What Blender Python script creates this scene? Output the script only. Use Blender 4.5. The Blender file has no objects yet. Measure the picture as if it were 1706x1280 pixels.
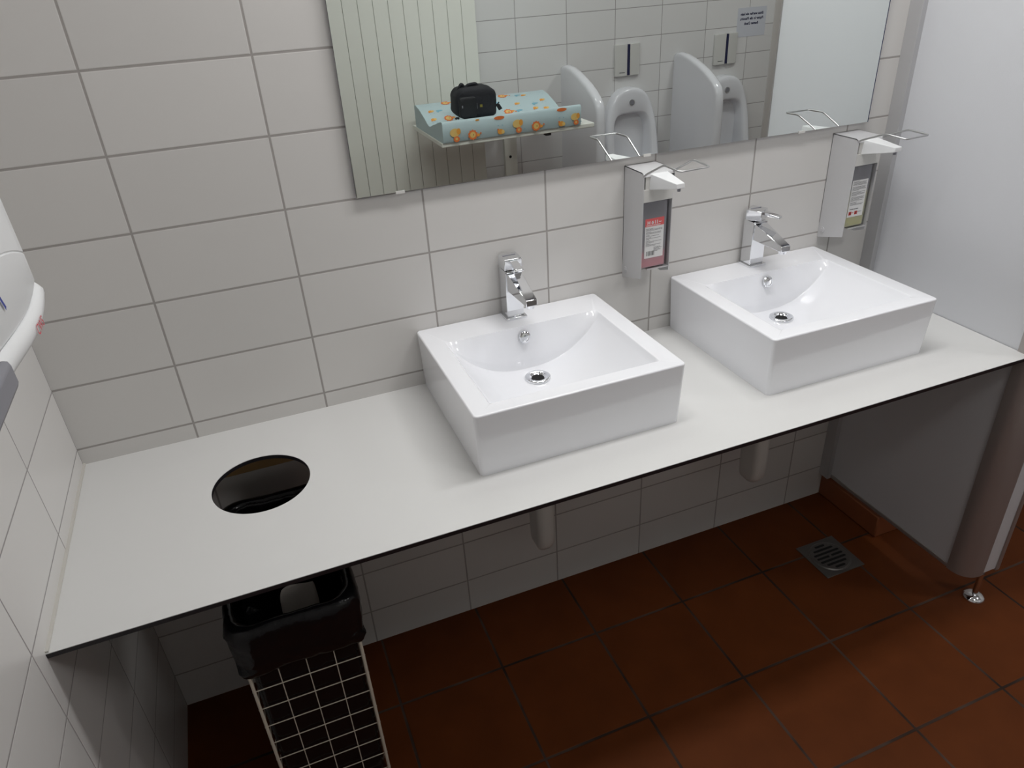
import bpy, bmesh, math, random
from mathutils import Vector, Matrix, noise
random.seed(7)
S = bpy.context.scene
COL = S.collection
PI = math.pi

# ------------------------------------------------------------------ camera
cam_d = bpy.data.cameras.new('camera'); cam = bpy.data.objects.new('camera', cam_d); COL.objects.link(cam)
cam_d.sensor_fit = 'HORIZONTAL'; cam_d.sensor_width = 36.0
cam_d.lens = 1219.14 / 1706 * 36.0
cam_d.clip_start = 0.02
cam.matrix_world = Matrix(((0.928500, 0.228979, -0.292328, 0.20934),
                           (-0.367287, 0.450441, -0.813759, -1.60066),
                           (-0.054658, 0.862943, 0.502336, 1.76165),
                           (0, 0, 0, 1)))
S.camera = cam
# ------------------------------------------------------------------ world, exposure
w = bpy.data.worlds.new('world'); S.world = w; w.use_nodes = True
w.node_tree.nodes['Background'].inputs[0].default_value = (0.9, 0.95, 1.0, 1)
w.node_tree.nodes['Background'].inputs[1].default_value = 0.02
S.view_settings.view_transform = 'Standard'; S.view_settings.look = 'None'
S.view_settings.gamma = 1; S.view_settings.use_curve_mapping = False
S.view_settings.exposure = 0.0
# ------------------------------------------------------------------ ceiling lamps (their fittings are built below)
CEIL = 2.62
LAMPS = [(1.08, -0.42, 1.36, .18, 12.9), (1.50, -1.72, .30, .30, 5.3), (3.1, -1.40, .30, .30, 8.0)]
for i, (lx, ly, sx, sy, pw) in enumerate(LAMPS):
    ld = bpy.data.lights.new('ceiling_lamp', 'AREA'); ld.shape = 'RECTANGLE'; ld.size = sx; ld.size_y = sy
    ld.energy = pw; ld.color = (1.0, 0.99, 0.985)
    lo = bpy.data.objects.new('ceiling_lamp', ld); COL.objects.link(lo)
    lo.location = (lx, ly, CEIL - 0.045)

# ------------------------------------------------------------------ helpers
def link(o, parent=None):
    COL.objects.link(o)
    if parent is not None:
        o.parent = parent
    return o

def obj(name, bm, mats, parent=None, smooth=False, bevel=0, seg=2, at=None, angle=35):
    bmesh.ops.recalc_face_normals(bm, faces=bm.faces[:])
    me = bpy.data.meshes.new(name); bm.to_mesh(me); bm.free()
    if not isinstance(mats, (list, tuple)): mats = [mats]
    for m_ in mats: me.materials.append(m_)
    if smooth:
        for p in me.polygons: p.use_smooth = True
        try: me.set_sharp_from_angle(angle=math.radians(angle))
        except Exception: pass
    o = bpy.data.objects.new(name, me)
    link(o, parent)
    if parent is not None:
        o.matrix_parent_inverse = Matrix.Identity(4)
        # meshes are modelled in world space: shift to the parent's local frame
        me.transform(Matrix.Translation(-PW(parent)))
    elif at is not None:
        me.transform(Matrix.Translation(-Vector(at))); o.location = at
    if bevel:
        b = o.modifiers.new('bevel', 'BEVEL'); b.width = bevel; b.segments = seg
        b.limit_method = 'ANGLE'; b.angle_limit = math.radians(30); b.harden_normals = False
        for p in me.polygons: p.use_smooth = True
        try: me.set_sharp_from_angle(angle=math.radians(50))
        except Exception: pass
    return o

def PW(o):
    v = Vector(o.location)
    if o.parent is not None: v = v + PW(o.parent)
    return v

def thing(name, label, cat, loc, group=None):
    o = bpy.data.objects.new(name, None); COL.objects.link(o); o.location = loc
    o.empty_display_size = 0.05
    tag(o, label, cat, group); return o

def tag(o, label, cat, group=None):
    o['label'] = label; o['category'] = cat
    if group: o['group'] = group
    return o

def dup(root, d, label, group=None):
    r = root.copy(); COL.objects.link(r); r.location = Vector(root.location) + Vector(d)
    r['label'] = label
    if group: r['group'] = group
    for ch in list(root.children):
        c = ch.copy(); COL.objects.link(c); c.parent = r
        for g in ch.children:
            e = g.copy(); COL.objects.link(e); e.parent = c
    return r

def struct(o):
    o['kind'] = 'structure'; return o

def box(bm, x0, x1, y0, y1, z0, z1, mi=0):
    vs = [bm.verts.new(p) for p in ((x0,y0,z0),(x1,y0,z0),(x1,y1,z0),(x0,y1,z0),(x0,y0,z1),(x1,y0,z1),(x1,y1,z1),(x0,y1,z1))]
    for f in ((0,3,2,1),(4,5,6,7),(0,1,5,4),(1,2,6,5),(2,3,7,6),(3,0,4,7)):
        fc = bm.faces.new([vs[i] for i in f]); fc.material_index = mi
    return vs

def B(*a):
    bm = bmesh.new(); box(bm, *a); return bm

def prism(bm, pts, ax, a, b, mi=0):
    """extrude polygon pts along axis ax (0 x,1 y,2 z) from a to b"""
    def P(p, t):
        if ax == 0: return (t, p[0], p[1])
        if ax == 1: return (p[0], t, p[1])
        return (p[0], p[1], t)
    v0 = [bm.verts.new(P(p, a)) for p in pts]; v1 = [bm.verts.new(P(p, b)) for p in pts]
    n = len(pts)
    fs = [bm.faces.new(v0), bm.faces.new(v1[::-1])]
    for i in range(n): fs.append(bm.faces.new((v0[i], v1[i], v1[(i+1) % n], v0[(i+1) % n])))
    for f in fs: f.material_index = mi

def hexa(bm, lo, hi, mi=0):
    """lo, hi: 4 points each, same winding"""
    a = [bm.verts.new(p) for p in lo]; b = [bm.verts.new(p) for p in hi]
    fs = [bm.faces.new(a[::-1]), bm.faces.new(b)]
    for i in range(4): fs.append(bm.faces.new((a[i], a[(i+1) % 4], b[(i+1) % 4], b[i])))
    for f in fs: f.material_index = mi

def cyl(bm, c, r, ax, a, b, n=24, r2=None, cap=True, mi=0):
    r2 = r if r2 is None else r2
    def P(rr, t, k):
        u = rr*math.cos(2*PI*k/n); v = rr*math.sin(2*PI*k/n)
        if ax == 0: return (t, c[0]+u, c[1]+v)
        if ax == 1: return (c[0]+u, t, c[1]+v)
        return (c[0]+u, c[1]+v, t)
    v0 = [bm.verts.new(P(r, a, k)) for k in range(n)]; v1 = [bm.verts.new(P(r2, b, k)) for k in range(n)]
    fs = []
    for k in range(n): fs.append(bm.faces.new((v0[k], v0[(k+1) % n], v1[(k+1) % n], v1[k])))
    if cap: fs += [bm.faces.new(v0[::-1]), bm.faces.new(v1)]
    for f in fs: f.material_index = mi

def tube(bm, pts, r, n=8, closed=False):
    """tube along points with mitred joints"""
    pts = [Vector(p) for p in pts]; m = len(pts); rings = []
    up = None
    for i, p in enumerate(pts):
        if closed: a = pts[i-1]; b = pts[(i+1) % m]
        else: a = pts[max(i-1, 0)]; b = pts[min(i+1, m-1)]
        t = (b-a).normalized()
        if up is None:
            up = Vector((0, 0, 1)) if abs(t.z) < .9 else Vector((1, 0, 0))
        s = t.cross(up).normalized(); up = s.cross(t).normalized()
        k = 1.0
        if 0 < i < m-1 or closed:
            d1 = (p-a).normalized(); d2 = (b-p).normalized()
            c = max(.5, math.sqrt(max(0.0, (1+d1.dot(d2))/2))); k = 1/c
        rings.append([bm.verts.new(p + (s*math.cos(2*PI*j/n) + up*math.sin(2*PI*j/n))*r*k) for j in range(n)])
    for i in range(m if closed else m-1):
        A = rings[i]; Bq = rings[(i+1) % m]
        for j in range(n): bm.faces.new((A[j], A[(j+1) % n], Bq[(j+1) % n], Bq[j]))
    if not closed:
        bm.faces.new(rings[0][::-1]); bm.faces.new(rings[-1])

def smooth_path(pts, r=0.012, k=4):
    """round the corners of a polyline"""
    pts = [Vector(p) for p in pts]; out = [pts[0]]
    for i in range(1, len(pts)-1):
        p = pts[i]; a = (pts[i-1]-p); b = (pts[i+1]-p)
        rr = min(r, a.length*.45, b.length*.45)
        A = p + a.normalized()*rr; Bq = p + b.normalized()*rr
        for j in range(k+1):
            t = j/k; out.append(A*(1-t)**2 + p*2*t*(1-t) + Bq*t*t)
    out.append(pts[-1]); return out

def loft(bm, rings, capa=False, capb=False, mi=0):
    R = [[bm.verts.new(p) for p in r] for r in rings]; n = len(R[0])
    for i in range(len(R)-1):
        for j in range(n):
            f = bm.faces.new((R[i][j], R[i][(j+1) % n], R[i+1][(j+1) % n], R[i+1][j])); f.material_index = mi
    if capa: bm.faces.new(R[0][::-1]).material_index = mi
    if capb: bm.faces.new(R[-1]).material_index = mi
    return R

def rrect(cx, cy, hx, hy, r, k=6):
    out = []
    for q, (sx, sy) in enumerate(((1, 1), (-1, 1), (-1, -1), (1, -1))):
        for j in range(k+1):
            a = q*PI/2 + j/k*PI/2
            out.append((cx + sx*(hx-r) + r*math.cos(a), cy + sy*(hy-r) + r*math.sin(a)))
    return out

def text_mesh(bm, s, size, place, mi=0, bold=0.0, align='LEFT', depth=0.0):
    """adds outline lettering; place maps (u, v) in the text plane to a point"""
    cu = bpy.data.curves.new('t', 'FONT'); cu.body = s; cu.size = size; cu.align_x = align; cu.offset = bold
    cu.resolution_u = 3; cu.space_line = 1.25
    o = bpy.data.objects.new('t', cu); COL.objects.link(o)
    dg = bpy.context.evaluated_depsgraph_get(); me = o.evaluated_get(dg).to_mesh()
    vs = [bm.verts.new(place(v.co.x, v.co.y)) for v in me.vertices]
    for p in me.polygons:
        try: bm.faces.new([vs[i] for i in p.vertices]).material_index = mi
        except ValueError: pass
    o.evaluated_get(dg).to_mesh_clear()
    bpy.data.objects.remove(o); bpy.data.curves.remove(cu)

# ------------------------------------------------------------------ materials
def mat(name, col, rough=.5, metal=0, bump=0, bscale=200, noise_amt=0, nscale=6, spec=None, coat=0, trans=0, alpha=None):
    m_ = bpy.data.materials.new(name); m_.use_nodes = True; nt = m_.node_tree
    p = nt.nodes['Principled BSDF']
    p.inputs['Base Color'].default_value = (*col, 1); p.inputs['Roughness'].default_value = rough
    p.inputs['Metallic'].default_value = metal
    if spec is not None: p.inputs['Specular IOR Level'].default_value = spec
    if coat: p.inputs['Coat Weight'].default_value = coat; p.inputs['Coat Roughness'].default_value = .08
    if trans: p.inputs['Transmission Weight'].default_value = trans
    tc = nt.nodes.new('ShaderNodeTexCoord')
    if noise_amt:
        n = nt.nodes.new('ShaderNodeTexNoise'); n.inputs['Scale'].default_value = nscale; n.inputs['Detail'].default_value = 4
        nt.links.new(tc.outputs['Object'], n.inputs['Vector'])
        mx = nt.nodes.new('ShaderNodeMix'); mx.data_type = 'RGBA'
        mx.inputs[6].default_value = (*[c*(1-noise_amt) for c in col], 1)
        mx.inputs[7].default_value = (*[min(1, c*(1+noise_amt)) for c in col], 1)
        nt.links.new(n.outputs['Fac'], mx.inputs[0]); nt.links.new(mx.outputs[2], p.inputs['Base Color'])
    if bump:
        n2 = nt.nodes.new('ShaderNodeTexNoise'); n2.inputs['Scale'].default_value = bscale; n2.inputs['Detail'].default_value = 3
        nt.links.new(tc.outputs['Object'], n2.inputs['Vector'])
        b = nt.nodes.new('ShaderNodeBump'); b.inputs['Strength'].default_value = bump; b.inputs['Distance'].default_value = .002
        nt.links.new(n2.outputs['Fac'], b.inputs['Height']); nt.links.new(b.outputs[0], p.inputs['Normal'])
    return m_

def tile_mat(name, ua, va, u0, du, v0, dv, gw, tile, grout, rough, var=.03, bump=.35, grime=0.0, gvar=.0, spec=.5, wob=0.0):
    """rectangular tiles on world axes ua/va (0 x, 1 y, 2 z); gw = joint width"""
    m_ = bpy.data.materials.new(name); m_.use_nodes = True; nt = m_.node_tree; L = nt.links
    p = nt.nodes['Principled BSDF']; p.inputs['Roughness'].default_value = rough; p.inputs['Specular IOR Level'].default_value = spec
    geo = nt.nodes.new('ShaderNodeNewGeometry'); sp = nt.nodes.new('ShaderNodeSeparateXYZ'); L.new(geo.outputs['Position'], sp.inputs[0])
    def M(op, a, b=None, c=None, clamp=False):
        n = nt.nodes.new('ShaderNodeMath'); n.operation = op; n.use_clamp = clamp
        for i, q in enumerate((a, b, c)):
            if q is None: continue
            if isinstance(q, (int, float)): n.inputs[i].default_value = q
            else: L.new(q, n.inputs[i])
        return n.outputs[0]
    us = M('DIVIDE', M('SUBTRACT', sp.outputs[ua], u0), du); vs = M('DIVIDE', M('SUBTRACT', sp.outputs[va], v0), dv)
    fu = M('FRACT', us); fv = M('FRACT', vs)
    du_ = M('MULTIPLY', M('MINIMUM', fu, M('SUBTRACT', 1.0, fu)), du)
    dv_ = M('MULTIPLY', M('MINIMUM', fv, M('SUBTRACT', 1.0, fv)), dv)
    d = M('MINIMUM', du_, dv_)
    nz = nt.nodes.new('ShaderNodeTexNoise'); nz.inputs['Scale'].default_value = 9; nz.inputs['Detail'].default_value = 5
    L.new(geo.outputs['Position'], nz.inputs['Vector'])
    if wob: d = M('ADD', d, M('MULTIPLY', M('SUBTRACT', nz.outputs['Fac'], .5), wob))
    mr = nt.nodes.new('ShaderNodeMapRange'); mr.interpolation_type = 'SMOOTHSTEP'
    mr.inputs['From Min'].default_value = gw/2 - .0006; mr.inputs['From Max'].default_value = gw/2 + .0006
    L.new(d, mr.inputs['Value'])
    wn = nt.nodes.new('ShaderNodeTexWhiteNoise'); wn.noise_dimensions = '2D'
    cb = nt.nodes.new('ShaderNodeCombineXYZ'); L.new(M('FLOOR', us), cb.inputs[0]); L.new(M('FLOOR', vs), cb.inputs[1]); L.new(cb.outputs[0], wn.inputs['Vector'])
    br = M('ADD', 1-var, M('MULTIPLY', wn.outputs['Value'], 2*var))
    if grime: br = M('MULTIPLY', br, M('ADD', 1-grime, M('MULTIPLY', nz.outputs['Fac'], 2*grime)))
    tcol = nt.nodes.new('ShaderNodeMix'); tcol.data_type = 'RGBA'; tcol.blend_type = 'MULTIPLY'; tcol.inputs[0].default_value = 1
    tcol.inputs[6].default_value = (*tile, 1); cc = nt.nodes.new('ShaderNodeCombineColor')
    for i in range(3): L.new(br, cc.inputs[i])
    L.new(cc.outputs[0], tcol.inputs[7])
    gcol = nt.nodes.new('ShaderNodeMix'); gcol.data_type = 'RGBA'
    gcol.inputs[6].default_value = (*[g*(1-gvar) for g in grout], 1); gcol.inputs[7].default_value = (*[g*(1+gvar) for g in grout], 1)
    nz2 = nt.nodes.new('ShaderNodeTexNoise'); nz2.inputs['Scale'].default_value = 5; nz2.inputs['Detail'].default_value = 3
    L.new(geo.outputs['Position'], nz2.inputs['Vector'])
    cr = nt.nodes.new('ShaderNodeMapRange'); cr.inputs['From Min'].default_value = .35; cr.inputs['From Max'].default_value = .65; L.new(nz2.outputs['Fac'], cr.inputs['Value'])
    L.new(cr.outputs[0], gcol.inputs[0])
    mx = nt.nodes.new('ShaderNodeMix'); mx.data_type = 'RGBA'
    L.new(mr.outputs[0], mx.inputs[0]); L.new(gcol.outputs[2], mx.inputs[6]); L.new(tcol.outputs[2], mx.inputs[7])
    L.new(mx.outputs[2], p.inputs['Base Color'])
    rg = M('ADD', .85, M('MULTIPLY', mr.outputs[0], rough-.85)); L.new(rg, p.inputs['Roughness'])
    hr = nt.nodes.new('ShaderNodeMapRange'); hr.interpolation_type = 'SMOOTHSTEP'
    hr.inputs['From Min'].default_value = gw/2 - .001; hr.inputs['From Max'].default_value = gw/2 + .0015; L.new(d, hr.inputs['Value'])
    bp = nt.nodes.new('ShaderNodeBump'); bp.inputs['Strength'].default_value = bump; bp.inputs['Distance'].default_value = .0015
    L.new(hr.outputs[0], bp.inputs['Height']); L.new(bp.outputs[0], p.inputs['Normal'])
    return m_

RH = 0.15047
WT = (.645, .632, .615); GR = (.36, .34, .325)
M_back = tile_mat('tile_back', 0, 2, 0, .3, .8771, RH, .0044, WT, GR, .38)
M_left = tile_mat('tile_left', 1, 2, -.3021, .3, .8771, RH, .0030, (.70, .685, .67), (.33, .31, .31), .3)
M_opp = tile_mat('tile_opposite', 0, 2, 0, .3, .8845, RH, .0036, (.72, .715, .715), (.34, .33, .325), .3)
M_floor = tile_mat('tile_floor', 0, 1, .6138, .3007, -.2438, .3051, .0070, (.118, .032, .0085), (.062, .040, .031), .50, var=.07, bump=.5, grime=.25, gvar=.5, wob=.002, spec=.10)
M_plaster = mat('white plaster', (.74, .74, .73), .9, bump=.1)
M_ceil = mat('ceiling white', (.78, .78, .77), .9, bump=.1)
M_ceramic = mat('white ceramic', (.90, .91, .945), .10, coat=.4, spec=.5)
M_urinal = mat('sanitary ceramic', (.77, .78, .82), .14, coat=.3)
M_lam = mat('counter laminate', (.71, .71, .70), .38, bump=.08, bscale=900, noise_amt=.01)
M_core = mat('black laminate core', (.012, .011, .014), .35)
M_chrome = mat('chrome', (.80, .81, .83), .06, 1)
M_steel = mat('brushed steel', (.52, .52, .525), .34, 1, noise_amt=.03, nscale=40)
M_alu = mat('anodised aluminium', (.52, .52, .53), .42, .35, noise_amt=.02)
M_alubronze = mat('aluminium profile', (.43, .40, .39), .40, .6, noise_amt=.02)
M_disp = mat('silver painted metal', (.60, .60, .61), .42, .30)
M_wplast = mat('white plastic', (.80, .81, .82), .28)
M_wplast2 = mat('off white plastic', (.66, .655, .63), .35)
M_panel = mat('partition laminate', (.655, .665, .695), .32, bump=.15, bscale=600, noise_amt=.015, nscale=3)
M_cream = mat('cream enamel', (.80, .81, .75), .38)
M_dark = mat('dark rubber', (.02, .02, .022), .6)
M_paper = mat('white paper', (.60, .62, .68), .8)
M_ink = mat('navy ink', (.012, .014, .06), .7)
M_blackink = mat('black ink', (.03, .03, .035), .6)
M_grayink = mat('grey print', (.20, .20, .21), .6)
M_label = mat('label white', (.78, .78, .78), .5)
M_labred = mat('label red', (.75, .13, .13), .5)
M_redsq = mat('hazard red', (.55, .04, .03), .5)
M_bag = mat('black polythene', (.005, .005, .006), .20, bump=1.0, bscale=38, spec=.32)
M_wire = mat('ivory coated wire', (.62, .57, .48), .4)
M_tissue = mat('paper towel', (.34, .31, .28), .9, bump=.3, bscale=80)
M_wood = mat('pine batten', (.36, .22, .09), .6, noise_amt=.2, nscale=25)
M_blue = mat('print blue', (.03, .05, .30), .5)
M_red = mat('print red', (.60, .04, .07), .5)
M_greyplast = mat('grey plastic', (.23, .23, .26), .4)
M_drain = mat('drain steel', (.20, .19, .18), .42, .75, noise_amt=.1, nscale=60)
M_hole = mat('dark hollow', (.008, .008, .008), .9)
M_pad = mat('pale blue wipe clean cloth', (.50, .63, .66), .5, bump=.25, bscale=14, noise_amt=.02)
M_or = mat('print orange', (.78, .20, .05), .6); M_ye = mat('print yellow', (.80, .55, .18), .6)
M_or2 = mat('print amber', (.80, .36, .06), .6); M_tl = mat('print teal', (.22, .47, .58), .6)
M_fab = mat('black nylon', (.012, .013, .018), .75, bump=.5, bscale=120)
M_fab2 = mat('dark nylon pocket', (.008, .009, .012), .6, bump=.4, bscale=160)
M_gold = mat('yellow badge', (.22, .19, .03), .5)
M_terra = mat('terracotta', (.24, .075, .028), .5, noise_amt=.15, nscale=10)
M_edge = mat('glass edge', (.02, .03, .09), .2)
M_flush = mat('flush plate plastic', (.62, .62, .60), .3)
M_sil = mat('silicone', (.60, .58, .54), .5)
M_mirror = mat('mirror silver', (.86, .90, .88), .005, 1)
M_emit = bpy.data.materials.new('lamp diffuser'); M_emit.use_nodes = True
_p = M_emit.node_tree.nodes['Principled BSDF']; _p.inputs['Emission Color'].default_value = (1, .98, .95, 1); _p.inputs['Emission Strength'].default_value = 3.0

def see_through(name, tint, fac, rough=.15):
    m_ = bpy.data.materials.new(name); m_.use_nodes = True; nt = m_.node_tree
    p = nt.nodes['Principled BSDF']; p.inputs['Base Color'].default_value = (*tint, 1); p.inputs['Roughness'].default_value = rough
    t = nt.nodes.new('ShaderNodeBsdfTransparent'); t.inputs[0].default_value = (*[min(1, .35+c) for c in tint], 1)
    mx = nt.nodes.new('ShaderNodeMixShader'); mx.inputs[0].default_value = fac
    nt.links.new(t.outputs[0], mx.inputs[1]); nt.links.new(p.outputs[0], mx.inputs[2])
    nt.links.new(mx.outputs[0], nt.nodes['Material Output'].inputs[0]); return m_
M_bottle = see_through('clear plastic', (.54, .54, .58), .42)
M_redliq = mat('red soap', (.85, .07, .10), .25)
M_yelliq = mat('olive soap', (.72, .70, .06), .25)

# ------------------------------------------------------------------ room shell
XL, XR, YF = -.2428, 4.3, -2.444
struct(obj('wall_back', B(XL-.1, XR+.1, 0, .12, -.1, CEIL+.1), M_back))
struct(obj('wall_left', B(XL-.1, XL, YF-.1, .0, -.1, CEIL+.1), M_left))
struct(obj('wall_right', B(XR, XR+.1, YF-.1, 0, -.1, CEIL+.1), M_plaster))
struct(obj('wall_front', B(XL, XR, YF-.1, YF, -.1, CEIL+.1), M_opp))
struct(obj('floor', B(XL, XR, YF, 0, -.1, 0), M_floor))
struct(obj('ceiling', B(XL, XR, YF, 0, CEIL, CEIL+.1), M_ceil))
# terracotta kerb under the cubicle side
struct(obj('trim_1', B(1.952, 2.10, -.27, 0, 0, .088), M_terra, bevel=.006))

# ------------------------------------------------------------------ counter
TOP = .837; CF = -.5645; HC = (.1225, -.2465); HR = .1005
def slab_with_hole(x0, x1, y0, y1, z0, z1, n=64):
    bm = bmesh.new()
    outer = []
    for k in range(n):
        a = 2*PI*(k+.5)/n; c, s = math.cos(a), math.sin(a)
        t = min(((x1-HC[0]) if c > 0 else (x0-HC[0]))/c if abs(c) > 1e-9 else 1e9, ((y1-HC[1]) if s > 0 else (y0-HC[1]))/s if abs(s) > 1e-9 else 1e9)
        outer.append([HC[0]+c*t, HC[1]+s*t])
    for cx, cy in ((x0, y0), (x1, y0), (x0, y1), (x1, y1)):
        j = min(range(n), key=lambda i: abs(math.atan2(outer[i][1]-HC[1], outer[i][0]-HC[0]) - math.atan2(cy-HC[1], cx-HC[0])))
        outer[j] = [cx, cy]
    inner = [(HC[0]+HR*math.cos(2*PI*(k+.5)/n), HC[1]+HR*math.sin(2*PI*(k+.5)/n)) for k in range(n)]
    R = [[bm.verts.new((*p, z)) for p in ring] for z in (z0, z1) for ring in (inner, outer)]
    for k in range(n):
        j = (k+1) % n
        bm.faces.new((R[0][k], R[1][k], R[1][j], R[0][j])); bm.faces.new((R[2][k], R[2][j], R[3][j], R[3][k]))
        bm.faces.new((R[0][k], R[0][j], R[2][j], R[2][k])); bm.faces.new((R[1][k], R[3][k], R[3][j], R[1][j]))
    return bm
ct = thing('countertop', 'long white laminate washroom counter with thin black edge and round waste hole', 'countertop', (.85, -.28, TOP-.010))
obj('core', slab_with_hole(XL, 1.953, CF, 0, TOP-.0100, TOP-.0012), M_core, ct)['label'] = 'black core showing at front edge and hole rim'
obj('top_surface', slab_with_hole(XL, 1.953, CF+.0005, 0, TOP-.0012, TOP), M_lam, ct)
struct(obj('trim_2', B(XL, XL+.005, CF+.002, 0, TOP+.0002, TOP+.004), M_sil))
obj('support_batten', B(XL, 1.93, -.036, 0, TOP-.105, TOP-.0102), M_wood, ct, bevel=.002)['label'] = 'wooden batten under the counter along the wall'

# ------------------------------------------------------------------ washbasins
def basin_obj(x0, parent):
    W, Y1, H, Z1 = .4865, -.4365, .151, TOP+.151
    x1 = x0+W; c = x0+W/2; yb = -.001
    bm = bmesh.new()
    # outer shell, slightly tapered towards the foot
    tp = .006
    lo = [(x0+tp, Y1+tp, TOP), (x1-tp, Y1+tp, TOP), (x1-tp, yb, TOP), (x0+tp, yb, TOP)]
    hi = [(x0, Y1, Z1), (x1, Y1, Z1), (x1, yb, Z1), (x0, yb, Z1)]
    hexa(bm, lo, hi)
    bm.edges.ensure_lookup_table()
    vert_e = [e for e in bm.edges if abs(e.verts[0].co.z-e.verts[1].co.z) > .1]
    bmesh.ops.bevel(bm, geom=vert_e, offset=.010, segments=6, affect='EDGES', profile=.5)
    top_e = [e for e in bm.edges if e.verts[0].co.z > Z1-1e-5 and e.verts[1].co.z > Z1-1e-5]
    bmesh.ops.bevel(bm, geom=top_e, offset=.004, segments=6, affect='EDGES', profile=.5)
    tf = max((f for f in bm.faces if abs(f.normal.z) > .5 and f.calc_center_median().z > Z1-.001), key=lambda f: f.calc_area())
    bmesh.ops.delete(bm, geom=[tf], context='FACES_ONLY')
    loop = [e for e in bm.edges if e.is_boundary and e.verts[0].co.z > Z1-1e-4]
    # bowl height field
    hw, ys, L = .1995, -.0985, .302
    us = [math.sin(PI/2*t) for t in [i/44*2-1 for i in range(45)]]
    ss = [0, .0012, .003, .006, .009, .012, .015, .0172, .0182, .0188, .0196, .0204, .0212, .0220, .0228, .0235, .0245, .027, .030, .035, .042, .05, .06, .07, .08, .09, .10, .115, .13, .145, .16, .175, .19, .205, .22, .232, .244, .255, .264, .270, .277, .282, .286, .2875, .289, .291, .2935, .296, .2985, .3005, .302]
    def depth(u, s):
        b = .106*(1-abs(u)**2.5)
        if s <= .026:
            g = min(1.0, s/.0235)
            if g > .80: g = .80+.20*math.sin((g-.80)/.20*PI/2)
        elif s <= .09: g = 1.0
        else:
            t = (s-.09)/(.286-.09)
            if t <= 1: g = 1-.06*t**1.5
            else:
                q = (s-.286)/(L-.286); g = .94*(1-q**1.5)
        # flat margins left and right of the arc
        e = (1-abs(u))
        lip = min(1, e/.03)
        return b*g*lip + .0
    g = [[bm.verts.new((c+u*hw, ys-s, Z1-depth(u, s))) for s in ss] for u in us]
    for i in range(len(us)-1):
        for j in range(len(ss)-1):
            bm.faces.new((g[i][j], g[i+1][j], g[i+1][j+1], g[i][j+1]))
    bm.edges.ensure_lookup_table()
    inner = [e for e in bm.edges if e.is_boundary and e not in loop and all(v.co.z > Z1-1e-4 for v in e.verts)]
    bmesh.ops.triangle_fill(bm, edges=loop+inner, use_beauty=True)
    o = obj('basin', bm, M_ceramic, parent, smooth=True, angle=20)
    return c
def washbasin(x0, label):
    t = thing('washbasin', label, 'sink', (x0+.243, -.22, TOP), 'rectangular countertop washbasins')
    c = basin_obj(x0, t)
    zd = TOP+.151-.106
    # drain: chrome ring with dark bore
    bm = bmesh.new(); n = 32; dc = (c+.001, -.178)
    prof = [(.0315, .0000), (.0312, .0040), (.0285, .0056), (.0235, .0056), (.0190, .0034), (.0155, .0008), (.0150, .0004)]
    loft(bm, [[(dc[0]+r*math.cos(2*PI*k/n), dc[1]+r*math.sin(2*PI*k/n), zd+z+.0012) for k in range(n)] for r, z in prof])
    dr = obj('drain', bm, M_chrome, t, smooth=True, angle=60)
    bm = bmesh.new(); cyl(bm, dc, .0152, 2, zd+.0008, zd+.0019, 24); obj('drain_bore', bm, M_hole, dr)
    # overflow cap on the rear wall of the bowl
    bm = bmesh.new(); oc = (c-.001, TOP+.151-.0245); yo = -.1085
    prof = [(.0150, 0), (.0150, -.0035), (.0135, -.0055), (.009, -.0062), (.0085, -.0050), (.004, -.0056)]
    loft(bm, [[(oc[0]+r*math.cos(2*PI*k/24), yo+z+.25*r*math.sin(2*PI*k/24)*1.0, oc[1]+r*math.sin(2*PI*k/24)) for k in range(24)] for r, z in prof], capb=True)
    obj('overflow_cap', bm, M_chrome, t, smooth=True, angle=40)
    return t, c
SB2 = 1.2598
wb1, c1 = washbasin(.5435, 'white rectangular washbasin on the counter beside the round waste hole')
wb2, c2 = washbasin(SB2, 'white rectangular washbasin on the counter nearest the grey cubicle panel')

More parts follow.
